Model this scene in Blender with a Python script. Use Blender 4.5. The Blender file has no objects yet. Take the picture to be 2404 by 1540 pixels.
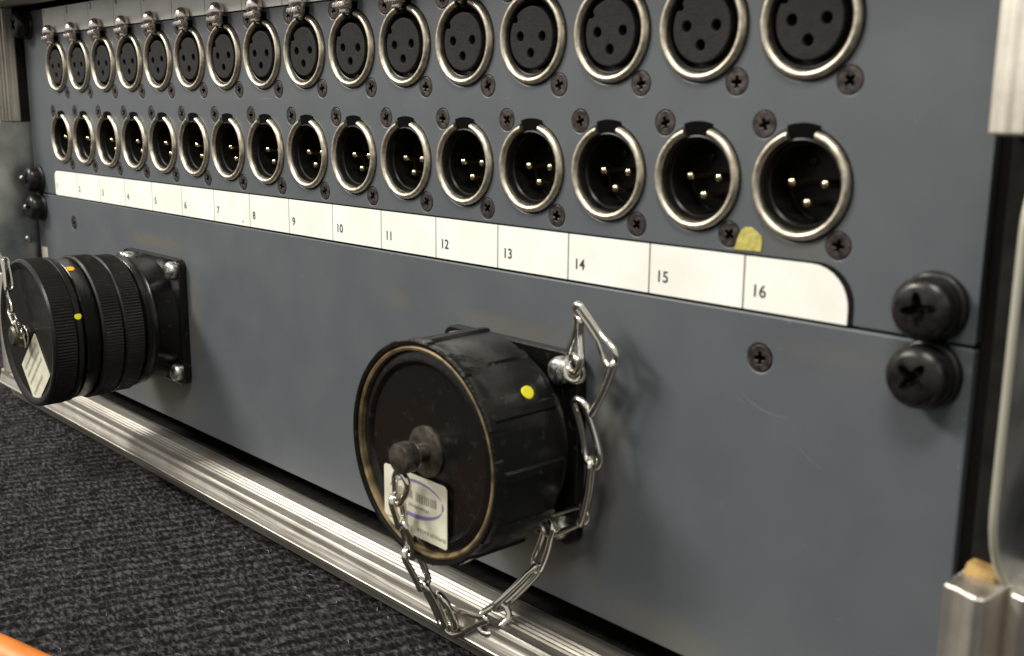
import bpy, bmesh, math, random
from mathutils import Vector, Matrix
from math import sin, cos, pi, radians, tau
random.seed(7)
SC = bpy.context.scene
COL = SC.collection
MM = 0.001
P = 26.8                      # connector pitch, mm

# ------------------------------------------------------------------ camera
cam_d = bpy.data.cameras.new("camera"); cam = bpy.data.objects.new("camera", cam_d); COL.objects.link(cam)
SC.camera = cam
cam_d.sensor_width = 36; cam_d.lens = 36 * 2486.3 / 2403
cam_d.clip_start = 0.005; cam_d.clip_end = 50
def rodr(a):
    a = Vector(a); return Matrix.Rotation(a.length, 3, a.normalized())
M = rodr((1.65896551, 0.724686085, -0.578812347))
pos = Vector((20.5043458, -7.31772827, -0.759111654)) * P * MM
r, d, f = M[0], M[1], M[2]
cam.matrix_world = Matrix(((r[0], -d[0], -f[0], pos[0]), (r[1], -d[1], -f[1], pos[1]), (r[2], -d[2], -f[2], pos[2]), (0, 0, 0, 1)))
cam_d.dof.use_dof = True; cam_d.dof.focus_distance = 0.36; cam_d.dof.aperture_fstop = 22

# ------------------------------------------------------------------ light
w = bpy.data.worlds.new("World"); SC.world = w; w.use_nodes = True
bg = w.node_tree.nodes['Background']; bg.inputs[0].default_value = (1.0, 0.965, 0.90, 1); bg.inputs[1].default_value = 0.62
def area(name, loc, target, size, sizey, power, col):
    l = bpy.data.lights.new(name, 'AREA'); l.shape = 'RECTANGLE'; l.size = size; l.size_y = sizey; l.energy = power; l.color = col
    o = bpy.data.objects.new(name, l); COL.objects.link(o); o.location = loc
    o.rotation_euler = (Vector(target) - Vector(loc)).to_track_quat('-Z', 'Y').to_euler()
area("ceiling_lamp", (-0.75, -1.05, 0.95), (0.25, 0, -0.05), 0.6, 0.28, 34, (1.0, 0.965, 0.88))
area("ceiling_lamp_far", (0.75, -0.9, 1.5), (0.3, 0, -0.05), 0.6, 0.3, 24, (1.0, 0.965, 0.88))
SC.view_settings.view_transform = 'Standard'; SC.view_settings.look = 'None'
SC.view_settings.exposure = 0.0; SC.view_settings.gamma = 1

# ------------------------------------------------------------------ materials
def mat(name, col, rough=.5, metal=0, spec=None, coat=0):
    m = bpy.data.materials.new(name); m.use_nodes = True
    b = m.node_tree.nodes['Principled BSDF']
    b.inputs['Base Color'].default_value = (*col, 1); b.inputs['Roughness'].default_value = rough; b.inputs['Metallic'].default_value = metal
    if spec is not None: b.inputs['Specular IOR Level'].default_value = spec
    if coat: b.inputs['Coat Weight'].default_value = coat
    return m
def nodes(m): return m.node_tree.nodes, m.node_tree.links, m.node_tree.nodes['Principled BSDF']
def mottle(m, c1, c2, scale, detail=6, stretch=(1, 1, 1), bump=0, bscale=None, rough=None, lo=.35, hi=.65, geo=True):
    """colour c1..c2 by noise, optional bump and roughness variation"""
    N, L, B = nodes(m)
    co = N.new('ShaderNodeNewGeometry').outputs['Position'] if geo else N.new('ShaderNodeTexCoord').outputs['Object']
    mp = N.new('ShaderNodeMapping'); mp.inputs['Scale'].default_value = stretch; L.new(co, mp.inputs[0])
    n = N.new('ShaderNodeTexNoise'); n.inputs['Scale'].default_value = scale; n.inputs['Detail'].default_value = detail; L.new(mp.outputs[0], n.inputs[0])
    cr = N.new('ShaderNodeValToRGB'); cr.color_ramp.elements[0].position = lo; cr.color_ramp.elements[1].position = hi
    cr.color_ramp.elements[0].color = (*c1, 1); cr.color_ramp.elements[1].color = (*c2, 1)
    L.new(n.outputs[0], cr.inputs[0]); L.new(cr.outputs[0], B.inputs['Base Color'])
    if bump:
        n2 = N.new('ShaderNodeTexNoise'); n2.inputs['Scale'].default_value = bscale or scale; n2.inputs['Detail'].default_value = 4; L.new(mp.outputs[0], n2.inputs[0])
        bp = N.new('ShaderNodeBump'); bp.inputs['Strength'].default_value = bump; bp.inputs['Distance'].default_value = 0.0004
        L.new(n2.outputs[0], bp.inputs['Height']); L.new(bp.outputs[0], B.inputs['Normal'])
    if rough:
        mr = N.new('ShaderNodeMapRange'); mr.inputs['To Min'].default_value = rough[0]; mr.inputs['To Max'].default_value = rough[1]
        mr.inputs['From Min'].default_value = .3; mr.inputs['From Max'].default_value = .7
        L.new(n.outputs[0], mr.inputs[0]); L.new(mr.outputs[0], B.inputs['Roughness'])
    return cr
def dirt_blend(m, prev, spots, col, nscale=90):
    """grime patches (world mm: x, z, rx, rz, strength) with ragged outline mixed over the paint"""
    N, L, B = nodes(m)
    pos_ = N.new('ShaderNodeNewGeometry').outputs['Position']
    nz = N.new('ShaderNodeTexNoise'); nz.inputs['Scale'].default_value = nscale; nz.inputs['Detail'].default_value = 8; nz.inputs['Roughness'].default_value = .7
    L.new(pos_, nz.inputs[0])
    acc = None
    for (x, z, rx, rz, st) in spots:
        mp = N.new('ShaderNodeMapping'); mp.vector_type = 'TEXTURE'
        mp.inputs['Location'].default_value = (x * MM, 0, z * MM); mp.inputs['Scale'].default_value = (rx * MM, 1, rz * MM)
        L.new(pos_, mp.inputs[0])
        ln = N.new('ShaderNodeVectorMath'); ln.operation = 'LENGTH'; L.new(mp.outputs[0], ln.inputs[0])
        a = N.new('ShaderNodeMath'); a.operation = 'MULTIPLY_ADD'; L.new(nz.outputs[0], a.inputs[0]); a.inputs[1].default_value = 1.1; 
        L.new(ln.outputs['Value'], a.inputs[2])
        mr = N.new('ShaderNodeMapRange'); mr.interpolation_type = 'SMOOTHSTEP'
        mr.inputs['From Min'].default_value = 1.55; mr.inputs['From Max'].default_value = 0.75; mr.inputs['To Max'].default_value = st
        L.new(a.outputs[0], mr.inputs[0])
        if acc is None: acc = mr.outputs[0]
        else:
            mx = N.new('ShaderNodeMath'); mx.operation = 'MAXIMUM'; L.new(acc, mx.inputs[0]); L.new(mr.outputs[0], mx.inputs[1]); acc = mx.outputs[0]
    mix = N.new('ShaderNodeMix'); mix.data_type = 'RGBA'
    L.new(acc, mix.inputs[0]); L.new(prev, mix.inputs[6]); mix.inputs[7].default_value = (*col, 1)
    L.new(mix.outputs[2], B.inputs['Base Color'])

PAINT = (0.082, 0.089, 0.100)
def paint(name, spots):
    m = mat(name, PAINT, .42, 0, .5)
    cr = mottle(m, (0.080, 0.0895, 0.100), (0.087, 0.097, 0.1075), 55, 12, bump=.08, bscale=2600, rough=(.40, .50))
    dirt_blend(m, cr.outputs[0], spots, (0.125, 0.112, 0.088))
    return m
m_paint_up = paint("blue_grey_paint_upper", [(428, -48, 14, 10, .35), (200, -16, 90, 3, .2), (90, 8, 60, 6, .3)])
m_paint_lo = paint("blue_grey_paint_lower", [(122, -140, 40, 12, .75), (155, -107, 8, 34, .4), (122, -76, 34, 4, .7), (345, -140, 40, 12, .75), (378, -108, 9, 36, .45),
                                             (343, -79, 34, 4, .5), (290, -78, 9, 5, .4), (398, -148, 26, 7, .45), (440, -70, 18, 4, .3)])
m_nickel = mat("satin_nickel", (0.62, 0.55, 0.42), .40, 1); mottle(m_nickel, (0.46, .415, .325), (0.64, .585, .475), 700, 9, rough=(.34, .50), lo=.25, hi=.6)
m_black = mat("black_plastic", (0.012, 0.012, 0.012), .38, 0, .35); mottle(m_black, (0.006, .006, .006), (.013, .012, .011), 300, 5, bump=.2, bscale=900)
m_cup = mat("black_cup_plastic", (0.010, 0.010, 0.009), .34, 0, .22); mottle(m_cup, (0.003, .003, .003), (.010, .009, .007), 400, 5)
m_insert = mat("dark_grey_insert", (0.035, 0.032, 0.031), .7, 0, .25); mottle(m_insert, (0.011, .0102, .010), (.017, .0155, .0148), 500, 6, bump=.3, bscale=1500)
m_void = mat("matt_black", (0.003, 0.003, 0.003), .9, 0, .05)
m_gap = mat("black_joint_and_shade", (0.008, 0.007, 0.007), .8, 0, .1)
m_gold = mat("gold_plated_pin", (0.72, 0.60, 0.38), .16, 1)
m_chrome = mat("chromed_latch", (0.75, 0.68, 0.62), .22, 1); mottle(m_chrome, (.60, .54, .49), (.82, .76, .70), 700, 4, rough=(.16, .34))
m_screw = mat("blackened_screw", (0.10, 0.085, 0.08), .42, .75); mottle(m_screw, (0.035, .030, .029), (.10, .082, .077), 600, 5, rough=(.32, .55))
m_rack = mat("black_oxide_screw", (0.035, 0.03, 0.029), .33, .6); mottle(m_rack, (0.018, .0168, .0168), (.032, .029, .028), 500, 8, rough=(.24, .40))
m_white = mat("white_label", (0.86, 0.86, 0.80), .45); mottle(m_white, (0.80, .79, .73), (.89, .89, .84), 60, 8)
m_ink = mat("printed_black_ink", (0.03, 0.03, 0.03), .6)
m_yell = mat("olive_glue_residue", (0.46, 0.40, 0.10), .7); mottle(m_yell, (0.36, .31, .07), (.52, .46, .13), 700, 6, bump=.4, bscale=900)
m_alu = mat("worn_aluminium", (0.72, 0.68, 0.62), .33, 1)
def alu(name, stretch, c1=(.43, .41, .372), c2=(.62, .59, .535), r=(.44, .56)):
    m = mat(name, (.7, .66, .6), .35, 1); cr = mottle(m, c1, c2, 260, 8, stretch, bump=.5, bscale=900, rough=r, lo=.3, hi=.7)
    N, L, B = nodes(m)
    g = N.new('ShaderNodeNewGeometry'); n = N.new('ShaderNodeTexNoise'); n.inputs['Scale'].default_value = 38; n.inputs['Detail'].default_value = 10; n.inputs['Roughness'].default_value = .72
    L.new(g.outputs['Position'], n.inputs[0])
    ra = N.new('ShaderNodeValToRGB'); ra.color_ramp.elements[0].position = .38; ra.color_ramp.elements[1].position = .60
    ra.color_ramp.elements[0].color = (.50, .46, .41, 1); ra.color_ramp.elements[1].color = (1, 1, 1, 1); L.new(n.outputs[0], ra.inputs[0])
    mx = N.new('ShaderNodeMix'); mx.data_type = 'RGBA'; mx.blend_type = 'MULTIPLY'; mx.inputs[0].default_value = .5
    L.new(cr.outputs[0], mx.inputs[6]); L.new(ra.outputs[0], mx.inputs[7]); L.new(mx.outputs[2], B.inputs['Base Color'])
    return m
m_alu_x = alu("brushed_aluminium_horizontal", (.03, 1, 1))
m_alu_z = alu("brushed_aluminium_upright", (1, 1, .03), (.58, .55, .49), (.80, .76, .68), (.42, .56))
m_zinc = mat("galvanised_steel", (.45, .47, .46), .28, 1); mottle(m_zinc, (.26, .28, .29), (.66, .67, .63), 45, 8, rough=(.26, .46))
m_zedge = mat("pale_sheet_edge", (.46, .45, .36), .5, .4)
m_bshell = mat("black_anodised_cap", (0.016, 0.015, 0.013), .26, 0, .38)
def worn(m, base, hi, thr=.62, scale=420):
    N, L, B = nodes(m)
    cr = mottle(m, base, hi, scale, 9, lo=thr, hi=thr + .12, bump=.25, bscale=700)
worn(m_bshell, (0.0046, .0046, .004), (.020, .019, .016), .60)
m_lcap = mat("black_knurled_cap", (0.02, .018, .016), .36, .2); worn(m_lcap, (.010, .009, .0078), (.05, .044, .035), .62)
m_brass = mat("worn_olive_brass", (0.22, .165, .085), .45, .5); mottle(m_brass, (.10, .075, .04), (.27, .20, .10), 260, 8, rough=(.3, .6))
m_dull = mat("dull_grey_metal", (0.16, .145, .12), .45, .8); mottle(m_dull, (.05, .045, .037), (.14, .125, .10), 350, 6)
m_chain = mat("bright_chain_steel", (.72, .69, .62), .16, 1)
m_bolt = mat("zinc_bolt", (.52, .53, .50), .35, 1); mottle(m_bolt, (.34, .35, .33), (.62, .63, .58), 500, 6, rough=(.25, .5))
m_stick = mat("cream_sticker", (.62, .60, .48), .55); mottle(m_stick, (.55, .53, .41), (.66, .64, .52), 160, 6)
m_purp = mat("purple_print", (.20, .16, .36), .6)
m_grey = mat("grey_print", (.26, .26, .22), .6)
m_dot = mat("yellow_paint_dot", (.85, .78, .02), .45)
m_dot2 = mat("amber_paint_dot", (.75, .42, .01), .45)
m_wood = mat("raw_plywood", (.45, .28, .08), .75); mottle(m_wood, (.24, .14, .045), (.42, .27, .09), 300, 8, (1, 1, .2), bump=.6, bscale=500)
m_scr = mat("bare_scratch", (.15, .158, .168), .5)
m_orange = mat("orange_rubber", (.60, .15, .012), .5); mottle(m_orange, (.52, .12, .01), (.66, .19, .02), 90, 6)
# carpet
m_carpet = mat("charcoal_carpet", (.03, .03, .031), .95, 0, .1)
N, L, B = nodes(m_carpet)
geo = N.new('ShaderNodeNewGeometry').outputs['Position']
mp = N.new('ShaderNodeMapping'); mp.inputs['Rotation'].default_value = (0, 0, radians(12)); mp.inputs['Scale'].default_value = (.75, 1.45, 1); L.new(geo, mp.inputs[0])
n1 = N.new('ShaderNodeTexNoise'); n1.inputs['Scale'].default_value = 540; n1.inputs['Detail'].default_value = 9; n1.inputs['Roughness'].default_value = .65; L.new(mp.outputs[0], n1.inputs[0])
wv = N.new('ShaderNodeTexWave'); wv.bands_direction = 'X'; wv.inputs['Scale'].default_value = 1 / .0050 / 3.14159; wv.inputs['Distortion'].default_value = 2.4
wv.inputs['Detail'].default_value = 3; wv.inputs['Detail Scale'].default_value = 1.6; L.new(mp.outputs[0], wv.inputs[0])
mu = N.new('ShaderNodeMath'); mu.operation = 'MULTIPLY_ADD'; L.new(wv.outputs[1], mu.inputs[0]); mu.inputs[1].default_value = .10; L.new(n1.outputs[0], mu.inputs[2])
cr = N.new('ShaderNodeValToRGB'); e = cr.color_ramp.elements; e[0].position = .45; e[0].color = (.004, .004, .0045, 1); e[1].position = .70; e[1].color = (.084, .079, .082, 1)
x_ = cr.color_ramp.elements.new(.56); x_.color = (.021, .0197, .021, 1)
L.new(mu.outputs[0], cr.inputs[0]); L.new(cr.outputs[0], B.inputs['Base Color'])
bp = N.new('ShaderNodeBump'); bp.inputs['Strength'].default_value = .8; bp.inputs['Distance'].default_value = .0012; L.new(mu.outputs[0], bp.inputs['Height']); L.new(bp.outputs[0], B.inputs['Normal'])

# ------------------------------------------------------------------ helpers
WP = {}
def link(o, parent, world):
    COL.objects.link(o); WP[o.name] = Vector(world)
    if parent is not None:
        o.parent = parent; o.location = (Vector(world) - WP[parent.name]) * MM
    else: o.location = Vector(world) * MM
    return o
def thing(name, world, label, cat, group=None):
    o = link(bpy.data.objects.new(name, None), None, world); o.empty_display_size = .01
    o['label'] = label; o['category'] = cat
    if group: o['group'] = group
    return o
def part(name, mesh, parent, world, label=None, rot=None):
    o = link(bpy.data.objects.new(name, mesh), parent, world)
    if label: o['label'] = label
    if rot: o.rotation_euler = rot
    return o
def fin(bm, name, m, smooth=30):
    bmesh.ops.recalc_face_normals(bm, faces=bm.faces)
    for v in bm.verts: v.co *= MM
    me = bpy.data.meshes.new(name); bm.to_mesh(me); bm.free(); me.materials.append(m)
    if smooth:
        for p in me.polygons: p.use_smooth = True
        me.set_sharp_from_angle(angle=radians(smooth))
    return me
def lathe(prof, n=48, a0=0, a1=tau, bm=None, c=(0, 0), radf=None):
    """prof: (radius, height towards the viewer = -y). Sector closes with caps."""
    bm = bm or bmesh.new(); full = abs(a1 - a0 - tau) < 1e-6
    rows = []
    for k in range(n if full else n + 1):
        a = a0 + (a1 - a0) * k / n; row = []
        for (r_, h) in prof:
            q = r_ if radf is None else radf(r_, h, a)
            row.append(bm.verts.new((c[0] + q * cos(a), -h, c[1] + q * sin(a))))
        rows.append(row)
    for k in range(len(rows) - (0 if full else 1)):
        A, Bq = rows[k], rows[(k + 1) % len(rows)]
        for j in range(len(prof) - 1):
            try: bm.faces.new((A[j], A[j + 1], Bq[j + 1], Bq[j]))
            except ValueError: pass
    if not full:
        for row in (rows[0], rows[-1]):
            if len(row) > 2:
                try: bm.faces.new(row)
                except ValueError: pass
    bmesh.ops.remove_doubles(bm, verts=bm.verts, dist=1e-4)
    return bm
def box(x0, x1, y0, y1, z0, z1, bev=0, bm=None, seg=1):
    bm2 = bmesh.new(); bmesh.ops.create_cube(bm2, size=1)
    for v in bm2.verts:
        v.co = Vector(((x0 + x1) / 2 + v.co.x * (x1 - x0), (y0 + y1) / 2 + v.co.y * (y1 - y0), (z0 + z1) / 2 + v.co.z * (z1 - z0)))
    if bev: bmesh.ops.bevel(bm2, geom=bm2.edges[:], offset=bev, segments=seg, affect='EDGES', profile=.5)
    if bm is None: return bm2
    me = bpy.data.meshes.new("t"); bm2.to_mesh(me); bm2.free(); bm.from_mesh(me); bpy.data.meshes.remove(me); return bm
def plate(outlines, th, bev, m, name, smooth=12, y=0):
    """flat plate with holes; outlines in (x, z) mm; front face at y, thickness th behind it"""
    cu = bpy.data.curves.new("c", 'CURVE'); cu.dimensions = '2D'; cu.fill_mode = 'BOTH'
    cu.extrude = max(th / 2 - bev, 0); cu.bevel_depth = bev; cu.bevel_resolution = 1; cu.offset = -bev
    for o_ in outlines:
        s = cu.splines.new('POLY'); s.points.add(len(o_) - 1); s.use_cyclic_u = True
        for p_, q in zip(s.points, o_): p_.co = (q[0], q[1], 0, 1)
    ob = bpy.data.objects.new("c", cu); COL.objects.link(ob)
    dg = bpy.context.evaluated_depsgraph_get(); me = bpy.data.meshes.new_from_object(ob.evaluated_get(dg))
    COL.objects.unlink(ob); bpy.data.objects.remove(ob)
    for v in me.vertices:
        x_, z_, d_ = v.co; v.co = Vector((x_, y + th / 2 - d_, z_)) * MM
    me.name = name; me.materials.clear(); me.materials.append(m)
    bm = bmesh.new(); bm.from_mesh(me); bmesh.ops.remove_doubles(bm, verts=bm.verts, dist=1e-7); bm.to_mesh(me); bm.free()
    for p_ in me.polygons: p_.use_smooth = True
    me.set_sharp_from_angle(angle=radians(smooth))
    return me
def circle(x, z, r_, n=40): return [(x + r_ * cos(tau * k / n), z + r_ * sin(tau * k / n)) for k in range(n)]
def rrect(x0, x1, z0, z1, rr):
    """rr: radii tl, tr, br, bl"""
    tl, tr, br, bl = rr; out = []
    for (cx, cz, r_, s) in ((x1 - tr, z1 - tr, tr, 0), (x0 + tl, z1 - tl, tl, 90), (x0 + bl, z0 + bl, bl, 180), (x1 - br, z0 + br, br, 270)):
        n = 8 if r_ > 0.01 else 0
        for k in range(n + 1):
            a = radians(s + (90 * k / n if n else 0)); out.append((cx + r_ * cos(a), cz + r_ * sin(a)))
    return out
def cross(x, z, a, b, rot=0):
    pts = [(b, a), (-b, a), (-b, b), (-a, b), (-a, -b), (-b, -b), (-b, -a), (b, -a), (b, -b), (a, -b), (a, b), (b, b)]
    return [(x + p_ * cos(rot) - q * sin(rot), z + p_ * sin(rot) + q * cos(rot)) for p_, q in pts]
def tube(pts, r_, n=8, closed=False, bm=None):
    bm = bm or bmesh.new(); pts = [Vector(p_) for p_ in pts]; N_ = len(pts); rings = []; up = None
    for i in range(N_):
        a = pts[(i - 1) % N_] if (closed or i > 0) else pts[i]; b = pts[(i + 1) % N_] if (closed or i < N_ - 1) else pts[i]
        t = (b - a).normalized()
        if up is None: up = t.orthogonal().normalized()
        up = (up - t * up.dot(t)).normalized(); s = t.cross(up)
        rings.append([bm.verts.new(pts[i] + (up * cos(tau * k / n) + s * sin(tau * k / n)) * r_) for k in range(n)])
    M_ = N_ if closed else N_ - 1
    for i in range(M_):
        A, Bq = rings[i], rings[(i + 1) % N_]; off = 0
        if closed and i == N_ - 1:
            off = min(range(n), key=lambda o_: (A[0].co - Bq[o_].co).length)
        for k in range(n): bm.faces.new((A[k], A[(k + 1) % n], Bq[(k + 1 + off) % n], Bq[(k + off) % n]))
    if not closed:
        bm.faces.new(rings[0]); bm.faces.new(rings[-1])
    return bm
FONT = {}
def text_mesh(s, h, m, th=.06, bold=0):
    key = (s, h, m.name, bold)
    if key in FONT: return FONT[key]
    cu = bpy.data.curves.new("t", 'FONT'); cu.body = s; cu.size = h / .72; cu.extrude = th / 2; cu.offset = bold
    ob = bpy.data.objects.new("t", cu); COL.objects.link(ob)
    dg = bpy.context.evaluated_depsgraph_get(); me = bpy.data.meshes.new_from_object(ob.evaluated_get(dg))
    COL.objects.unlink(ob); bpy.data.objects.remove(ob)
    for v in me.vertices: v.co = Vector((v.co.x, -v.co.z - th / 2, v.co.y)) * MM
    me.materials.clear(); me.materials.append(m); me.name = "number"; FONT[key] = me
    return me
def extrude(prof, axis, a, b, m, name, smooth=9):
    """prof list of (u, v): axis 'x' -> (y, z) ; axis 'z' -> (x, y)"""
    bm = bmesh.new(); rows = []
    n = len(prof); area_ = sum(prof[k][0] * prof[(k + 1) % n][1] - prof[(k + 1) % n][0] * prof[k][1] for k in range(n)); sg = 1 if area_ > 0 else -1
    ins = []
    for k in range(n):                     # cut ends lightly deburred: profile pulled in by a third of a millimetre
        (ax, ay), (bx, by) = prof[(k - 1) % n], prof[(k + 1) % n]; dx, dy = bx - ax, by - ay; l_ = math.hypot(dx, dy) or 1
        ins.append((prof[k][0] - sg * dy / l_ * .3, prof[k][1] + sg * dx / l_ * .3))
    for t, pf in ((a, ins), (a + .45, prof), (b - .45, prof), (b, ins)):
        rows.append([bm.verts.new((t, u, v) if axis == 'x' else (u, v, t)) for u, v in pf])
    for q in range(3):
        for k in range(n): bm.faces.new((rows[q][k], rows[q][(k + 1) % n], rows[q + 1][(k + 1) % n], rows[q + 1][k]))
    bm.faces.new(rows[0]); bm.faces.new(rows[3])
    return fin(bm, name, m, smooth)

# ------------------------------------------------------------------ shared meshes
GAPM = radians(18); GAPF = radians(15)
def rim_mesh(gap, name):
    prof = [(9.65, -3.5), (9.7, .0), (9.8, .65), (10.1, 1.15), (10.5, 1.4), (10.95, 1.4), (11.3, 1.15), (11.55, .75), (11.65, .3), (11.65, -1.5)]
    return fin(lathe(prof, 60, pi / 2 + gap, pi / 2 + tau - gap), name, m_nickel, 50)
me_rimM = rim_mesh(GAPM, "rim_male"); me_rimF = rim_mesh(GAPF, "rim_female")
def cup_mesh():
    bm = lathe([(12.0, -1.6), (11.9, -.6), (9.64, -.6), (9.6, .2), (9.3, .3), (9.1, .0), (8.9, -1.6), (8.5, -2.0), (8.35, -9.2), (8.0, -9.6), (0, -9.6)], 48)
    lathe([(1.3, -9.6), (1.3, -8.9), (.9, -8.7), (.7, -9.1), (0, -9.1)], 12, bm=bm, c=(-3.2, 4.6))
    return fin(bm, "male_cup", m_cup, 35)
me_cup = cup_mesh()
me_sleeveF = fin(lathe([(12.0, -1.6), (11.9, -.6), (9.34, -.6), (9.3, .1), (9.1, .0), (9.0, -1), (8.9, -4.5), (0, -4.6)], 48), "female_sleeve", m_cup, 35)
me_notchM = fin(lathe([(9.2, -.6), (9.2, .1), (12.75, .15), (12.8, -.6)], 10, pi / 2 - GAPM * 1.02, pi / 2 + GAPM * 1.02), "notch_male", m_void)
me_notchF = fin(lathe([(9.2, -.6), (9.2, .1), (14.2, .15), (14.25, -.6)], 10, pi / 2 - GAPF, pi / 2 + GAPF), "notch_female", m_void)
XP = ((-4.0, .25), (4.0, .25), (0, -3.9))
def insert_mesh():
    out = []
    for k in range(64):
        a = tau * k / 64; r_ = 7.75
        if abs((math.degrees(a) - 142 + 180) % 360 - 180) < 6: r_ = 6.6
        out.append((r_ * cos(a), r_ * sin(a)))
    holes = [circle(x, z, 1.25, 18) for x, z in XP]
    return plate([out] + holes, 3.6, .25, m_insert, "insert", y=-.7)
me_insert = insert_mesh()
bm = bmesh.new(); z0 = 0
me_pin = fin(lathe([(1.1, -9.6), (1.1, -3.8), (1.05, -2.9), (.65, -2.45), (0, -2.3)], 16), "contact_pin", m_gold, 40)
def csk_mesh(r_, m, name):
    a = plate([circle(0, 0, r_ - .08, 28), cross(0, 0, r_ * .46, r_ * .15, radians(20))], .9, .12, m, name, y=-.02)
    b = bmesh.new(); b.from_mesh(a)
    lathe([(r_ + .28, -.55), (r_ - .3, -.75), (0, -.85)], 20, bm=b)
    for v in b.verts: pass
    return a
me_csk = csk_mesh(2.85, m_screw, "countersunk_screw")
me_csk_big = csk_mesh(3.1, m_screw, "countersunk_screw_large")
def latch_mesh():
    bm = bmesh.new()
    lathe([(0, 5.3), (1.2, 5.2), (2.4, 4.7), (3.3, 3.8), (3.7, 2.6), (3.5, 1.4), (0, 1.2)], 28, bm=bm)          # domed thumb pad
    for v in bm.verts: v.co.z = v.co.z * .92 + 15.6
    box(-3.1, 3.1, -5.0, -1.5, 11.8, 13.7, .45, bm, 3)
    for k in range(6):
        x = -2.5 + k * 1.0; box(x - .3, x + .3, -5.12, -4.8, 12.1, 13.5, .12, bm)
    box(-1.6, 1.6, -3.4, .2, 10.4, 12.1, .4, bm, 2)
    return fin(bm, "latch_tab", m_chrome, 40)
me_latch = latch_mesh()
me_spring = fin(lathe([(0, 1.9), (.5, 1.7), (.75, 1.2), (.75, -.5)], 12, c=(-.2, 10.6)), "latch_spring_end", m_chrome)
def rack_head():
    out = [(0, 5.0)]
    prof = [(5.9, 1.2), (6.2, 3.4), (6.3, 4.6), (6.0, 5.6), (5.4, 6.35), (4.7, 6.8), (4.1, 7.0)]
    bm = bmesh.new(); n = 96
    def rr(a, r_):   # four-lobed driver recess rim
        return r_
    rows = []
    for k in range(n):
        a = tau * k / n; lobe = (.5 + .5 * cos(4 * (a - radians(20)))) ** 1.2; q = 1.55 + 2.0 * lobe
        row = [bm.verts.new((r_ * cos(a), -h, r_ * sin(a))) for r_, h in prof]
        row.append(bm.verts.new((q * cos(a), -7.35 + q * .09, q * sin(a))))
        row.append(bm.verts.new((q * .88 * cos(a), -5.8, q * .86 * sin(a))))
        row.append(bm.verts.new((q * .5 * cos(a), -3.6, q * .45 * sin(a))))
        rows.append(row)
    c_ = bm.verts.new((0, -3.2, 0))
    for k in range(n):
        A, Bq = rows[k], rows[(k + 1) % n]
        for j in range(len(A) - 1): bm.faces.new((A[j], A[j + 1], Bq[j + 1], Bq[j]))
        bm.faces.new((A[-1], c_, Bq[-1]))
    return fin(bm, "rack_screw", m_rack, 45)
me_rack = rack_head()
me_washer = fin(lathe([(6.9, 0), (6.9, .8), (6.5, 1.3), (6.0, 1.5), (3, 1.5)], 40), "washer", m_black, 40)
def bolt_mesh():
    bm = bmesh.new(); n = 36; rows = []
    prof = [(3.8, 0), (3.8, 1.0), (3.5, 1.9), (2.9, 2.5), (2.2, 2.8)]
    for k in range(n):
        a = tau * k / n; q = .4 + 1.5 * max(0, cos(4 * (a - .5))) ** 3
        row = [bm.verts.new((r_ * cos(a), -h, r_ * sin(a))) for r_, h in prof]
        row += [bm.verts.new((q * cos(a), -2.85, q * sin(a))), bm.verts.new((q * .5 * cos(a), -1.2, q * .5 * sin(a)))]
        rows.append(row)
    c_ = bm.verts.new((0, -1.1, 0))
    for k in range(n):
        A, Bq = rows[k], rows[(k + 1) % n]
        for j in range(len(A) - 1): bm.faces.new((A[j], A[j + 1], Bq[j + 1], Bq[j]))
        bm.faces.new((A[-1], c_, Bq[-1]))
    return fin(bm, "flange_bolt", m_bolt, 45)
me_bolt = bolt_mesh()

# ------------------------------------------------------------------ upper panel
ZF, ZM = -2.0, -35.0
XL, XR = -14.2, 468.0
up = thing("patch_panel", (0, 0, 0), "upper blue-grey rack panel with two rows of sixteen round audio sockets and white numbered strips", "patch panel")
holes = []
for i in range(1, 17):
    x = i * P
    for zc in (ZF, ZM):
        holes.append(circle(x, zc, 12.05, 56))
        holes.append(circle(x - 9.6, zc + 12.2, 2.95, 24)); holes.append(circle(x + 9.6, zc - 11.9, 2.95, 24))
# slot widening above every socket is carried by the black notch pieces
part("faceplate", plate([rrect(XL, XR, -62.9, 25.0, (.6,) * 4)] + holes, 2.6, .22, m_paint_up, "faceplate"), up, (0, 0, 0))
part("backing_plate", fin(box(XL + 3, XR - 3, 1.7, 2.2, -61, 23), "backing", m_void), up, (0, 16, 0))
for i in range(1, 17):
    x = i * P
    s = part("female_socket", me_sleeveF, up, (x, 0, ZF))
    part("rim", me_rimF, s, (x, 0, ZF)); part("keyway", me_notchF, s, (x, 0, ZF)); part("insert", me_insert, s, (x, random.uniform(-.15, .15), ZF), rot=(0, random.uniform(-.035, .035), 0))
    part("latch_tab", me_latch, s, (x + random.uniform(-.15, .15), random.uniform(-.3, .2), ZF + random.uniform(-.2, .2)), rot=(0, random.uniform(-.03, .03), 0)); part("spring_end", me_spring, s, (x, 0, ZF))
    part("screw", me_csk, s, (x - 9.6, 0, ZF + 12.2), rot=(0, random.uniform(-.6, .6), 0)); part("screw", me_csk, s, (x + 9.6, 0, ZF - 11.9), rot=(0, random.uniform(-.6, .6), 0))
for i in range(1, 17):
    x = i * P
    s = part("male_socket", me_cup, up, (x, 0, ZM))
    part("rim", me_rimM, s, (x, 0, ZM)); part("keyway", me_notchM, s, (x, 0, ZM))
    for px, pz in XP: part("contact_pin", me_pin, s, (x + px, 0, ZM + pz))
    part("screw", me_csk, s, (x - 9.6, 0, ZM + 12.2), rot=(0, random.uniform(-.6, .6), 0)); part("screw", me_csk, s, (x + 9.6, 0, ZM - 11.9), rot=(0, random.uniform(-.6, .6), 0))
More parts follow.
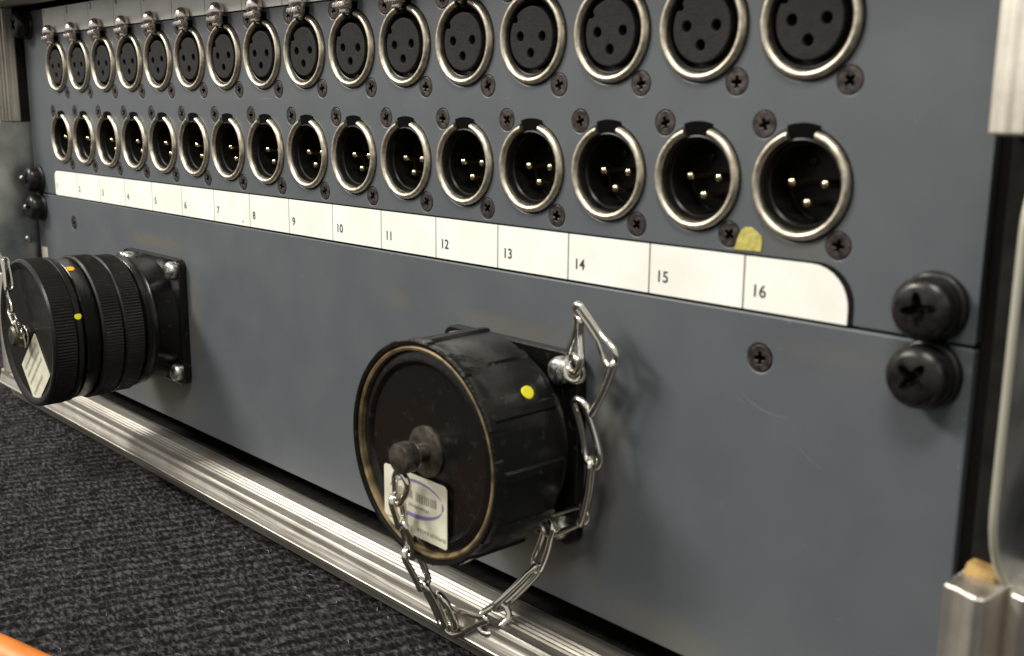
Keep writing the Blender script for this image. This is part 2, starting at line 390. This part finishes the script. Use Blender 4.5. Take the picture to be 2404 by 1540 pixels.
# label strips, one cell per channel
def cell(i, z0, z1, top):
    xa = (i - 1 + .5375) * P + (0 if i > 1 else -.6); xb = (i + .5375) * P if i < 16 else 442.0
    x0, x1 = xa + .22, xb - .22
    rr = [0, 0, 0, 0]
    if not top:
        if i == 1: rr[0] = 3.2; rr[3] = 1.2
        if i == 16: rr[1] = 8.8
    elif i == 1: rr[3] = 2.0
    c_ = part("label_cell", plate([[(a - x0, b - z0) for a, b in rrect(x0, x1, z0, z1, rr)]], .5, .06, m_white, "label_cell", y=-.45), up, (x0, 0, z0))
    n_ = part("number", text_mesh(str(i), 2.75, m_ink, bold=.045), c_, (x0 + (1.9 if i > 1 else 1.5), -.46, (z0 + 3.1) if not top else z1 - 3.2))
for i in range(1, 17): cell(i, -62.85, -51.1, False); cell(i, 13.4, 24.9, True)
part("joint_and_shade_backing", plate([rrect(13.4, 442.9, -62.8, -50.6, (3.4, 8.6, 0, 1))], .3, 0, m_gap, "joint_and_shade_backing", y=-.12), up, (0, 0, 0))  # dark sheet: shows as cell joints, its margin is painted shade round the strip
part("joint_and_shade_backing", plate([rrect(13.4, 442.6, 13.0, 24.8, (0, 0, 2, 2))], .3, 0, m_gap, "joint_and_shade_backing", y=-.12), up, (0, 0, 0))
# glue residue under the last sockets
part("glue_residue", plate([[(-3.7, -2.7), (3.3, -2.5), (3.5, -.6), (3.2, .9), (1.8, 1.9), (.6, 2.6), (-1.0, 2.5), (-2.2, 1.6), (-2.8, .2)]], .3, .1, m_yell, "glue_residue", y=-.26), up, (416.9, 0, -47.4), "olive yellow blob of old glue")
part("ink_speck", plate([[(0, 0), (1.1, 0), (.5, .7)]], .05, 0, m_ink, "speck", y=-.5), up, (8.04 * P - P + 7.6, 0, -61.6))
def rack_screw(parent, x, z, rot):
    s = part("rack_screw", me_rack, parent, (x, 0, z), rot=(0, rot, 0)); part("washer", me_washer, s, (x, 0, z))
rack_screw(up, 459.6, -56.4, .15); rack_screw(up, -7, -56.4, .7); rack_screw(up, -7, 18.5, 1.2); rack_screw(up, 459.6, 18.5, .4)

# ------------------------------------------------------------------ lower panel
lo = thing("connector_panel", (0, 0, -107.5), "lower blue-grey rack panel carrying two large multipin connectors", "panel")
part("faceplate", plate([rrect(XL, XR, -152.2, -63.5, (.6, .9, .6, .6)), circle(421.3, -73.4, 3.2, 24), circle(33, -75.3, 3.2, 24)], 2.6, .45, m_paint_lo, "faceplate"), lo, (0, 0, 0))
part("backing_plate", fin(box(XL + 3, XR - 3, 1.7, 2.2, -150, -65), "backing", m_void), lo, (0, 16, 0))
part("screw", me_csk_big, lo, (421.3, 0, -73.4), rot=(0, .3, 0)); part("screw", me_csk_big, lo, (33, 0, -75.3))
rack_screw(lo, 459.6, -69.6, 1.0); rack_screw(lo, -7, -70.5, .2)
part("label_sticker", plate([rrect(0, 7.5, 0, 11, (.4,) * 4)], .15, 0, m_stick, "label_sticker", y=-.16), lo, (-12, 0, -102))
# scratches in the paint, slivers of bare primer
bm = bmesh.new()
def scratch(pts, wd=.12):
    vs = []
    for k, (x, z) in enumerate(pts):
        ww = wd * (1 - abs(2 * k / (len(pts) - 1) - 1) ** 2) + .02
        vs.append((bm.verts.new((x, -.012, z + ww)), bm.verts.new((x, -.012, z - ww))))
    for a, b in zip(vs, vs[1:]): bm.faces.new((a[0], a[1], b[1], b[0]))
def arc(x, z, L_, ang, bend, wd=.1, n=8):
    pts = []
    for k in range(n):
        t = k / (n - 1); pts.append((x + L_ * t * cos(ang + bend * t), z + L_ * t * sin(ang + bend * t)))
    scratch(pts, wd)
arc(417, -82, 13, radians(-38), .4, .09); arc(431, -90, 9, radians(-44), .2, .06); arc(447, -139, 4, radians(-52), .1, .16)
arc(233, -76, 5, radians(-30), .2, .10); arc(392, -97, 2.2, radians(-60), 0, .14); arc(301, -79, 2, radians(20), .3, .14)
for _ in range(46):
    x = random.uniform(150, 462); z = random.uniform(-148, -68)
    arc(x, z, random.uniform(.5, 3.2), random.uniform(-1.6, .3), random.uniform(-.5, .5), random.uniform(.03, .09), 5)
def chip(x, z, r_):
    q = [bm.verts.new((x + r_ * random.uniform(.5, 1) * cos(tau * k / 6), -.014, z + r_ * random.uniform(.4, .9) * sin(tau * k / 6))) for k in range(6)]; bm.faces.new(q)
for _ in range(26): chip(random.uniform(-8, 462), -64.3 - random.random() * .25, random.uniform(.15, .5))
for _ in range(18): a = random.uniform(0, tau); chip(421.3 + 3.6 * cos(a), -73.4 + 3.6 * sin(a), random.uniform(.1, .25))
for _ in range(14): chip(467.3 - random.random() * .5, random.uniform(-150, -66), random.uniform(.15, .4))
o = part("paint_scratches", fin(bm, "paint_scratches", m_scr, 0), lo, (0, 0, 0)); o['kind'] = 'stuff'
bm = bmesh.new()
arc(330 - 120, -17, 11, radians(-2), .05, .10); arc(452, -20, 3, radians(-70), .1, .12)
for _ in range(26):
    x = random.uniform(20, 460); z = random.uniform(-21, -16.5)
    arc(x, z, random.uniform(.5, 3), random.uniform(-1.6, .3), random.uniform(-.5, .5), random.uniform(.03, .07), 5)
for i in range(1, 17):
    for zc in (ZF - 11.9, ZM - 11.9, ZM + 12.2):
        for _ in range(2):
            a = random.uniform(0, tau); sx_ = 9.6 if zc != ZM + 12.2 else -9.6; chip(i * P + sx_ + 3.3 * cos(a), zc + 3.3 * sin(a), random.uniform(.08, .28))
o = part("paint_scratches", fin(bm, "paint_scratches", m_scr, 0), up, (0, 0, 0)); o['kind'] = 'stuff'

# --- flange with fillet and barrel
def flange(parent, xc, zc, label):
    f_ = part("multipin_connector", plate([rrect(-27, 27, -26.3, 26.3, (4, 4, 4, 4))], 3.4, .5, m_bshell, "connector_flange", y=-3.4), parent, (xc, 0, zc), label)
    for sx in (-1, 1):
        for sz in (-1, 1):
            part("flange_bolt", me_bolt, f_, (xc + sx * 21.3, -3.3, zc + sz * 21.3), rot=(0, random.uniform(0, 3), 0))
    return f_
KN = 150
def knurl(r_, h, a): return r_ + (.16 if int(a / tau * KN * 2 + .5) % 2 else -.12)
# left connector with its coupling stack
LX, LZ = 120.5, -108.2
fl = flange(lo, LX + 1, -107.0, "left multipin connector with a stack of knurled coupling rings")
part("barrel", fin(lathe([(26.0, 3.3), (25.8, 4.5), (25.6, 11.5), (25.9, 12), (26.9, 12.4), (27.1, 13.2), (26.6, 14.0), (26.6, 15.4), (27.4, 15.9), (27.4, 17.2), (26.4, 18), (24, 19)], 72), "barrel", m_bshell, 40), fl, (LX, 0, LZ))
def ring(name, h0, h1, r_, m, kn, parent, xz, plain=0):
    n = KN * 2 if kn else 72
    bm = bmesh.new(); e = .8
    prof = [(r_ - 3, h0), (r_ - .8, h0), (r_ - .1, h0 + e)] 
    prof2 = [(r_ - .1, h0 + e), (r_ - .1, h1 - e - plain)]
    prof3 = [(r_ - .1, h1 - e - plain), (r_ + .15, h1 - plain - e + .2), (r_ + .15, h1 - e), (r_ - .5, h1), (r_ - 3, h1)]
    lathe(prof, n, bm=bm); lathe(prof2, n, bm=bm, radf=knurl if kn else None); lathe(prof3, n, bm=bm)
    return part(name, fin(bm, name, m, 60 if not kn else 20), parent, (xz[0], 0, xz[1]))
ring("coupling_ring", 18.5, 27.0, 28.4, m_lcap, True, fl, (LX, LZ)); ring("coupling_ring", 27.4, 36.0, 29.0, m_lcap, True, fl, (LX, LZ))
ring("coupling_collar", 36.2, 42.6, 28.2, m_bshell, False, fl, (LX, LZ))
# middle connector
MX, MZ = 341.5, -108.0
fm = flange(lo, 343.0, -107.5, "middle multipin connector with its flange bolted to the panel")
part("barrel", fin(lathe([(25.5, 3.3), (25.0, 4.2), (24.6, 6), (24.4, 10), (22, 10)], 72), "barrel", m_bshell, 40), fm, (MX, 0, MZ))

# ------------------------------------------------------------------ chain links
ALLLINK = []
def hairpin(a, b, width, nrm, wr=.8, tip=.25, parent=None, kind="chain_link", bulb=0):
    """closed wire loop from a to b (mm), wide at b, pinched towards a when tip<1; nrm = plane normal"""
    a, b, nrm = Vector(a), Vector(b), Vector(nrm)
    t = (b - a); L_ = t.length; t.normalize(); s = t.cross(nrm).normalized(); pts = []
    wa, wb = width * tip, width
    for k in range(9):
        th = -pi / 2 + pi * k / 8; pts.append(a - t * (wa / 2 * cos(th)) * .9 + t * wa / 2 + s * (-wa / 2 * sin(th)))
    for k in range(1, 6):
        u = k / 6; e_ = max(0, (u - bulb) / (1 - bulb)); ww = wa + (wb - wa) * (e_ * e_ * (3 - 2 * e_)); pts.append(a + t * (wa / 2 + (L_ - wa / 2 - wb / 2) * u) - s * ww / 2)
    for k in range(9):
        th = -pi / 2 + pi * k / 8; pts.append(b + t * (wb / 2 * cos(th)) - t * wb / 2 + s * (wb / 2 * sin(th)))
    for k in range(1, 6):
        u = 1 - k / 6; e_ = max(0, (u - bulb) / (1 - bulb)); ww = wa + (wb - wa) * (e_ * e_ * (3 - 2 * e_)); pts.append(a + t * (wa / 2 + (L_ - wa / 2 - wb / 2) * u) + s * ww / 2)
    nz_ = nrm.normalized(); pts = [p_ + nz_ * (.035 * L_ * sin(pi * min(1, max(0, (p_ - a).dot(t) / L_)))) for p_ in pts]
    c_ = (a + b) / 2
    return part(kind, fin(tube([p_ - c_ for p_ in pts], wr, 8, True), "chain_link", m_chain, 180), parent, c_)

# ------------------------------------------------------------------ middle dust cap
mc = thing("dust_cap", (MX, -8, MZ), "large smooth-sided black dust cap with steel chain on the middle connector", "dust cap", "dust caps on the multipin connectors")
def fluted(r_, h, a):
    deg = math.degrees(a) % 30
    return r_ - (.75 if 2.2 < deg < 27.8 and h < 30.2 else (.55 if 9 < deg < 24 and r_ > 30 else 0))
bm = lathe([(25, 8.6), (29.2, 8.6), (30.4, 9.4), (30.5, 11), (30.3, 26), (30.1, 29.5), (30.3, 30.4), (30.2, 32.2), (29.6, 32.8)], 360, radf=fluted)
lathe([(29.6, 32.8), (28.7, 32.6), (28.5, 31.8)], 120, bm=bm)
part("cap_shell", fin(bm, "cap_shell", m_bshell, 28), mc, (MX, 0, MZ))
part("rim_ring", fin(lathe([(28.5, 31.2), (28.4, 31.9), (27.8, 32.2), (27.1, 31.9), (26.9, 31.2), (26.9, 29.6)], 120), "rim_ring", m_brass, 45), mc, (MX, 0, MZ), "worn olive brass ring")
part("cap_face", fin(lathe([(27.0, 30.6), (25.2, 31.2), (24.2, 31.3), (23.6, 30.9), (23.0, 30.3), (0, 30.2)], 96), "cap_face", m_bshell, 35), mc, (MX, 0, MZ))
part("washer", fin(lathe([(7.0, 29.9), (6.95, 30.8), (6.0, 31.1), (0, 31.2)], 40), "knob_washer", m_dull, 40), mc, (MX, 0, MZ))
kb = part("knob", fin(lathe([(2.5, 31), (2.5, 34.2), (2.9, 34.4), (2.5, 34.6), (2.5, 35.0), (3.9, 35.3), (4.2, 36.0), (4.2, 39.0), (3.9, 39.6), (3.0, 39.9), (0, 40.0)], 40), "knob", m_dull, 35), mc, (MX, 0, MZ))
part("yellow_dot", fin(lathe([(1.9, .0), (1.7, .18), (0, .25)], 20, radf=lambda q, h, a: q * (1 + .06 * sin(2 * a + 1) + .04 * sin(3 * a))), "yellow_dot", m_dot), mc, (0, 0, 0))
yd = bpy.data.objects["yellow_dot"]
def on_shell(o, xc, zc, r_, ang, h, parent):
    """seat a flat dot on the side of a cylinder"""
    w_ = Vector((xc + r_ * cos(ang), -h, zc + r_ * sin(ang)))
    o.location = (w_ - WP[parent.name]) * MM
    o.rotation_euler = Vector((cos(ang), 0, sin(ang))).to_track_quat('-Y', 'Z').to_euler()
on_shell(yd, MX, MZ, 29.85, radians(38), 16.5, mc)
# sticker on the face
st = part("sticker", plate([rrect(-13.4, 13.4, -8.6, 8.6, (1, 1.6, .8, 1.5))], .18, 0, m_stick, "sticker", y=-31.6), mc, (MX - 3.6, 0, MZ - 15.6), "cream sticker with a purple oval")
stx, stz = MX - 3.6, MZ - 15.6
bm = bmesh.new()
for (a0, a1, wd) in ((20, 165, .5), (190, 345, .8), (-15, 12, .6)):
    n = 26; vs = []
    for k in range(n + 1):
        t = k / n; a = radians(a0 + (a1 - a0) * t); ww = wd * sin(pi * t) * .6 + .12
        vs.append([bm.verts.new(((11.5 + s_ * ww) * cos(a), 0, (4.9 + s_ * ww) * sin(a))) for s_ in (-1, 1)])
    for a, b in zip(vs, vs[1:]): bm.faces.new((a[0], a[1], b[1], b[0]))
part("oval_print", fin(bm, "oval_print", m_purp, 0), st, (stx + .3, -31.63, stz + 2.0), rot=(0, radians(-3), 0))
bm = bmesh.new()
def smudge(x0, x1, z0, z1, nz):
    x = x0
    while x < x1:
        w_ = random.uniform(.35, .9); box(x, x + w_, -.01, 0, z0 + random.uniform(0, .3), z1 - random.uniform(0, .35), 0, bm); x += w_ + random.uniform(.15, .35)
smudge(.5, 9.0, 1.2, 4.0, 0); smudge(-8.5, -1.5, 1.6, 4.0, 0); smudge(-2.5, 6, -.8, .3, 0); smudge(1.0, 5.6, -6.9, -5.6, 0); smudge(6.4, 12.6, -7.0, -5.7, 0); smudge(-12.6, -3, -6.6, -5.7, 0)
part("small_print", fin(bm, "small_print", m_grey, 0), st, (stx, -31.63, stz))
# chain of the middle cap
Y = (0, 1, 0)
ch = [((374.0, -8, -70.0), (372.0, -8, -84.5), 6.2, (.4, .9, .15), .35, .2), ((374.0, -9, -67.0), (385.4, -7.0, -80.5), 4.8, (.25, 1, .1), .35, .6), ((385.5, -7, -79), (378.0, -7, -94.5), 2.9, (1, .5, .2), .8),
      ((375.0, -9, -90.5), (379.6, -7, -108.0), 5.2, (.2, 1, 0), .8),
((379, -7.5, -105.5), (375.5, -7, -124), 3.8, (.9, .5, .1), .9), ((376.5, -6, -121), (361.5, -7, -129.5), 4.5, (.1, 1, .2), .8),
      ((364, -6.5, -127), (357.5, -5.5, -143), 4.0, (.4, 1, 0), .9), ((360, -6, -141), (351, -14, -154.5), 3.6, (.8, .3, .4), .9), ((354.5, -13, -153), (350.5, -19.5, -158.8), 5.0, (.1, 1, .3), .9),
      ((353.6, -19.8, -154.5), (336.5, -20.5, -162), 5.8, (0, 1, -.1), .18), ((341, -20.3, -162), (336, -23, -152), 5.2, (.3, 1, 0), .85), ((338.6, -22.5, -161.4), (335.8, -28, -147), 4.2, (.3, 1, 0), .8),
      ((336.5, -27, -149), (336, -33, -136), 4.0, (1, .3, 0), .9), ((336, -31.5, -139), (337.3, -35.5, -127), 4.0, (.2, 1, 0), .8), ((336.7, -35, -129), (337.0, -37.5, -119.5), 3.4, (1, .3, .1), .8),
      ((337, -36.8, -122), (339.8, -37.0, -113.0), 5.0, (.1, 1, .2), .5)]
for a, b, wd, nr, tp, *bu in ch: hairpin(a, b, wd * 1.2, nr, .95, tp, mc, bulb=bu[0] if bu else 0)
# loop of wire round the knob neck
part("knob_loop", fin(tube([(3.1 * cos(tau * k / 24), -34.9 - .25 * sin(tau * k / 24), 3.1 * sin(tau * k / 24)) for k in range(24)], .6, 8, True), "knob_loop", m_chain, 180), mc, (MX, 0, MZ))
part("chain_lug", fin(tube([(2.6 * cos(tau * k / 24), -.8 * sin(tau * k / 12), 3.4 * sin(tau * k / 24)) for k in range(24)], .95, 8, True), "chain_lug", m_chain, 180), mc, (372.5, -7.5, -83.5))

# ------------------------------------------------------------------ left dust cap
lc = thing("dust_cap", (LX, -43, LZ), "knurled black dust cap with a tilted sticker at the left end of the ringed connector", "dust cap", "dust caps on the multipin connectors")
bm = bmesh.new()
lathe([(24, 43.2), (28.4, 43.2), (29.1, 44.0)], KN * 2, bm=bm)
lathe([(29.1, 44.0), (29.1, 45.5), (28.6, 45.8), (29.2, 46.4)], KN * 2, bm=bm)
lathe([(29.2, 46.4), (29.2, 53.8)], KN * 2, bm=bm, radf=knurl)
lathe([(29.2, 53.8), (29.35, 54.2), (29.0, 55.0), (28.2, 55.3), (27.1, 55.1), (25.4, 54.2), (0, 54.0)], KN * 2, bm=bm)
part("cap_shell", fin(bm, "cap_shell", m_lcap, 22), lc, (LX, 0, LZ))
part("knob", fin(lathe([(2.6, 54), (2.6, 56.6), (4.1, 57), (4.4, 58), (4.1, 60.0), (3.2, 60.8), (0, 61)], 36), "knob", m_dull, 35), lc, (LX, 0, LZ - .5))
sl = part("sticker", plate([rrect(-11.8, 11.8, -9.9, 9.9, (.8,) * 4)], .18, 0, m_stick, "sticker", y=0), lc, (LX + 5.2, -54.45, LZ - 14.0), "cream sticker turned on its corner", rot=(0, radians(-42), 0))
bm = bmesh.new()
for z in (5.5, 2.0, -1.5, -6.5): smudge(-9.5, 9.5 if z > -4 else 4, z, z + 1.7, 0)
part("small_print", fin(bm, "small_print", m_grey, 0), sl, (LX + 5.2, -54.47, LZ - 14.0))
d1 = part("yellow_dot", fin(lathe([(1.3, .0), (1.1, .15), (0, .2)], 20, radf=lambda q, h, a: q * (1 + .06 * sin(2 * a + 1) + .04 * sin(3 * a))), "yellow_dot", m_dot), lc, (0, 0, 0)); on_shell(d1, LX, LZ, 29.0, radians(19), 44.7, lc)
d2 = part("amber_dot", fin(lathe([(1.7, .0), (1.5, .15), (0, .2)], 20, radf=lambda q, h, a: q * (1 + .06 * sin(2 * a + 1) + .04 * sin(3 * a))), "amber_dot", m_dot2), fl, (0, 0, 0)); on_shell(d2, LX, LZ, 28.1, radians(66), 40.4, fl)
lch = [((112.5, -60, -76.5), (117.8, -60.3, -92.0), 3.0, (.5, 1, 0), .7), ((113.8, -58.5, -78.5), (118.0, -59, -91.0), 3.6, (1, .6, .1), .8), ((117.3, -60.2, -89.8), (120.2, -60.2, -101.0), 5.0, (0, 1, .1), .35, .3),
       ((120.0, -60.2, -98.8), (125.6, -60, -103.9), 2.6, (1, .3, .1), .8), ((125.3, -60, -101.6), (126.0, -58.5, -108.5), 3.0, (.9, .5, 0), .7), ((126.2, -58.6, -105.5), (121.0, -56.0, -112.5), 4.2, (.4, 1, 0), .7)]
for a, b, wd, nr, tp, *bu in lch: hairpin(a, b, wd, nr, .55, tp, lc, bulb=bu[0] if bu else 0)
part("knob_loop", fin(tube([(3.6 * cos(tau * k / 24), 0, 3.6 * sin(tau * k / 24)) for k in range(24)], .45, 8, True), "knob_loop", m_chain, 180), lc, (LX, -55.8, LZ - .5))
# wire ring hooked on the flange corner bolt
part("wire_ring", fin(tube([(3.9 * cos(tau * k / 28), -.6 * sin(tau * k / 28), 3.9 * sin(tau * k / 28)) for k in range(28)], .4, 8, True), "wire_ring", m_chain, 180), fl, (LX - 19.5, -6.5, -86))

# ------------------------------------------------------------------ flight case
fc = thing("flight_case", (228, 20, -174), "black flight case edged in worn ribbed aluminium around the rack panels", "flight case")
def edge_profile(g=1):
    """(depth y, t towards the opening) ; t=0 inner face, negative = into the wall"""
    p_ = [(2.5, -3), (-.6, -3), (-1.0, -.9), (-1.3, -.65), (-2.4, -.6), (-2.6, -1.1), (-2.95, -1.1), (-3.2, -.1), (-3.5, 0), (-7.8, -.05), (-7.95, .22), (-8.35, .22), (-8.85, -.28), (-9.45, -.28), (-9.6, .2), (-10.0, .2), (-10.5, -.3), (-11.1, -.3), (-11.25, .2), (-11.65, .2), (-12.15, -.3), (-12.75, -.3),
          (-12.9, .25), (-13.4, .28), (-14.0, -.1), (-14.3, -.05), (-17.3, -.05), (-17.6, 0), (-18.1, -.35), (-18.35, -1.0), (-18.45, -2.3),
          (-18.6, -2.9), (-19.0, -3.8), (-19.4, -4.8), (-19.7, -5.8), (-19.8, -6.3), (-20.0, -6.5), (-19.9, -6.9), (-19.2, -7.9), (-18.0, -8.2), (-13.5, -8.2), (-10.2, -8.4), (-9.8, -9.0),
          (-12.0, -9.4), (-13.4, -10.2), (-14.0, -12.4), (-13.2, -15.2), (-11.4, -16.6), (-8.5, -17.0), (2.5, -17.0)]
    return p_
EP = edge_profile()
BZ, TZ, LXW, RXW = -157.0, 27.2, -18.0, 474.0
part("aluminium_edging", extrude([(y, BZ + t) for y, t in EP], 'x', LXW - 17, RXW + 17, m_alu_x, "bottom_edging"), fc, (0, 0, 0), "long ribbed aluminium edging along the bottom")
part("aluminium_edging", extrude([(y, TZ - t) for y, t in EP], 'x', LXW - 17, RXW + 17, m_alu_x, "top_edging"), fc, (0, 0, 0))
part("aluminium_edging", extrude([(LXW + t, y) for y, t in EP], 'z', -28.0, TZ, m_alu_z, "left_edging_up"), fc, (0, 0, 0))
part("aluminium_edging", extrude([(LXW + t, y) for y, t in EP], 'z', BZ, -104, m_alu_z, "left_edging_low"), fc, (0, 0, 0))
part("aluminium_edging", extrude([(RXW - t, y) for y, t in EP], 'z', -23.6, TZ, m_alu_z, "right_edging_up"), fc, (0, 0, 0), "upper right upright of aluminium edging with a cut end")
part("aluminium_edging", extrude([(RXW - t, y) for y, t in EP], 'z', BZ, -102.6, m_alu_z, "right_edging_low"), fc, (0, 0, 0), "lower right upright of aluminium edging with a bright cut end")
m_wall = mat("black_case_wall", (.012, .011, .010), .7, 0, .15); mottle(m_wall, (.004, .0038, .0035), (.012, .011, .0095), 200, 6)
part("side_wall", fin(box(474.3, 480.2, -8.0, 260, -173, 44, .3), "side_wall", m_wall), fc, (0, 0, 0))
part("side_wall", fin(box(-34, -18.3, -8.0, 260, -173, 44, .3), "side_wall", m_wall), fc, (0, 0, 0))
part("bottom_wall", fin(box(-18.2, 474.2, 2.6, 260, -173, -160, 0), "bottom_wall", m_wall), fc, (0, 0, 0))
part("top_wall", fin(box(-18.2, 474.2, 2.6, 260, 30, 44, 0), "top_wall", m_wall), fc, (0, 0, 0))
part("back_wall", fin(box(-18.2, 474.2, 248, 260, -160, 30, 0), "back_wall", m_void), fc, (0, 0, 0))
m_rail = mat("rack_strip_black", (.010, .009, .008), .5, 0, .2)
part("rack_strip", fin(box(455, 473.9, 3.0, 5.5, -159, 29, .2), "rack_strip", m_rail), fc, (0, 0, 0))
part("rack_strip", fin(box(-17.9, -1, 3.0, 5.5, -159, 29, .2), "rack_strip", m_rail), fc, (0, 0, 0))
# plywood showing where the edging is cut away
bm = bmesh.new()
box(474.6, 480.8, -11.5, 10, -104.5, -100.4, .5, bm)
for v in bm.verts:
    if v.co.z > -101.5: v.co.z += random.uniform(-1.4, .5)
part("plywood_edge", fin(bm, "plywood_edge", m_wood, 0), fc, (0, 0, 0), "raw yellow plywood at the end of the edging")
# catch plates of galvanised sheet
def catch_out():
    out = rrect(-18, 90, -107.0, -25.0, (14, 14, 14, 21))    # y, z
    bm = bmesh.new(); rows = []
    for x in (0, .9):
        rows.append([bm.verts.new((x, y, z)) for y, z in out])
    n = len(out)
    for k in range(n): bm.faces.new((rows[0][k], rows[0][(k + 1) % n], rows[1][(k + 1) % n], rows[1][k]))
    bm.faces.new(rows[0]); bm.faces.new(rows[1]); return bm
cp = part("catch_plate", fin(catch_out(), "catch_plate", m_zinc, 30), fc, (481.0, 0, 0), "bare galvanised plate on the right outer side")
rimb = tube([(0, y, z) for y, z in rrect(-18, 90, -107.0, -25.0, (14, 14, 14, 21))], .75, 8, True)
part("sheet_edge", fin(rimb, "sheet_edge", m_zedge, 60), cp, (481.45, 0, 0))
lp = part("catch_plate", fin(box(-18.0, -17.0, -20, 2.4, -103.8, -28.2, .2), "catch_plate", m_zinc), fc, (0, 0, 0), "galvanised plate on the left inner side with small rivets")
me_rivet = fin(lathe([(1.75, 0), (1.7, .5), (1.2, .9), (.55, 1.0), (.5, .5), (0, .45)], 24), "rivet", m_bolt, 50)
for (y, z) in ((-5.2, -56.5), (-4.4, -71.2), (-4.8, -87.3)):
    part("rivet", me_rivet, lp, (-17, y, z), rot=(0, 0, radians(90)))

# ------------------------------------------------------------------ carpet and cable
FZ = -174.0
bm = bmesh.new()
x0, x1, y0, y1 = -900, 520, -420, 60
nx, ny = 560, 190
import mathutils.noise as mn
vs = []
for j in range(ny + 1):
    row = []
    for i in range(nx + 1):
        x = x0 + (x1 - x0) * i / nx; y = y0 + (y1 - y0) * j / ny
        row.append(bm.verts.new((x, y, 0)))
    vs.append(row)
for j in range(ny):
    for i in range(nx): bm.faces.new((vs[j][i], vs[j][i + 1], vs[j + 1][i + 1], vs[j + 1][i]))
for v in bm.verts:
    x, y = v.co.x, v.co.y
    rib = sin((x * .98 + y * .2) * tau / 5.0 + 1.2 * mn.noise(Vector((x * .03, y * .03, 0))))
    v.co.z = .55 * rib + .5 * mn.noise(Vector((x * .6, y * .4, 1))) + .4 * mn.noise(Vector((x * .05, y * .05, 9)))
def outer(bm, a, b, c_, d_):
    q = [bm.verts.new((p_[0], p_[1], -.6)) for p_ in (a, b, c_, d_)]; bm.faces.new(q)
outer(bm, (-3000, -3000), (3000, -3000), (3000, y0), (-3000, y0)); outer(bm, (-3000, y1), (3000, y1), (3000, 3000), (-3000, 3000))
outer(bm, (-3000, y0), (x0, y0), (x0, y1), (-3000, y1)); outer(bm, (x1, y0), (3000, y0), (3000, y1), (x1, y1))
cpt = fin(bm, "carpet", m_carpet, 0)
for p_ in cpt.polygons: p_.use_smooth = True
co = link(bpy.data.objects.new("carpet", cpt), None, (0, 0, FZ)); co['kind'] = 'structure'
bm = bmesh.new()
for _ in range(240):
    x = random.uniform(-60, 400); y = random.uniform(-190, -14) if random.random() < .7 else random.uniform(-30, -14); a = random.uniform(0, tau); L_ = random.uniform(.6, 3.0); b_ = random.uniform(-1.2, 1.2); wd = random.uniform(.05, .12)
    pr_ = None
    for k in range(5):
        t = k / 4; px = x + L_ * t * cos(a + b_ * t); py = y + L_ * t * sin(a + b_ * t); v1 = bm.verts.new((px, py, .95 + .2 * sin(3 * t))); v2 = bm.verts.new((px + wd, py + wd, 1.05 + .2 * sin(3 * t)))
        if pr_: bm.faces.new((pr_[0], pr_[1], v2, v1))
        pr_ = (v1, v2)
lint = link(bpy.data.objects.new("lint", fin(bm, "lint", mat("pale_lint", (.22, .20, .19), .9), 0)), None, (0, 0, FZ)); lint['kind'] = 'stuff'
lint['label'] = "scattered pale lint and fibres on the charcoal carpet"; lint['category'] = "lint"
# orange cable in the near left corner
oc_pts = [(120, -190, 5.2), (160, -160, 5.2), (200, -135, 5.2), (240, -119.5, 5.4), (262, -112.5, 5.2), (300, -104, 5.2), (340, -101, 5.2)]
dense = []
for i in range(len(oc_pts) - 1):
    a = Vector(oc_pts[max(i - 1, 0)]); b = Vector(oc_pts[i]); c_ = Vector(oc_pts[i + 1]); d_ = Vector(oc_pts[min(i + 2, len(oc_pts) - 1)])
    for k in range(10):
        t = k / 10; dense.append(.5 * ((2 * b) + (c_ - a) * t + (2 * a - 5 * b + 4 * c_ - d_) * t * t + (-a + 3 * b - 3 * c_ + d_) * t ** 3))
oc = link(bpy.data.objects.new("orange_cable", fin(tube(dense, 4.6, 20), "orange_cable", m_orange, 60)), None, (0, 0, FZ))
oc['label'] = "smooth orange cable on the dark carpet at the lower left corner"; oc['category'] = "cable"
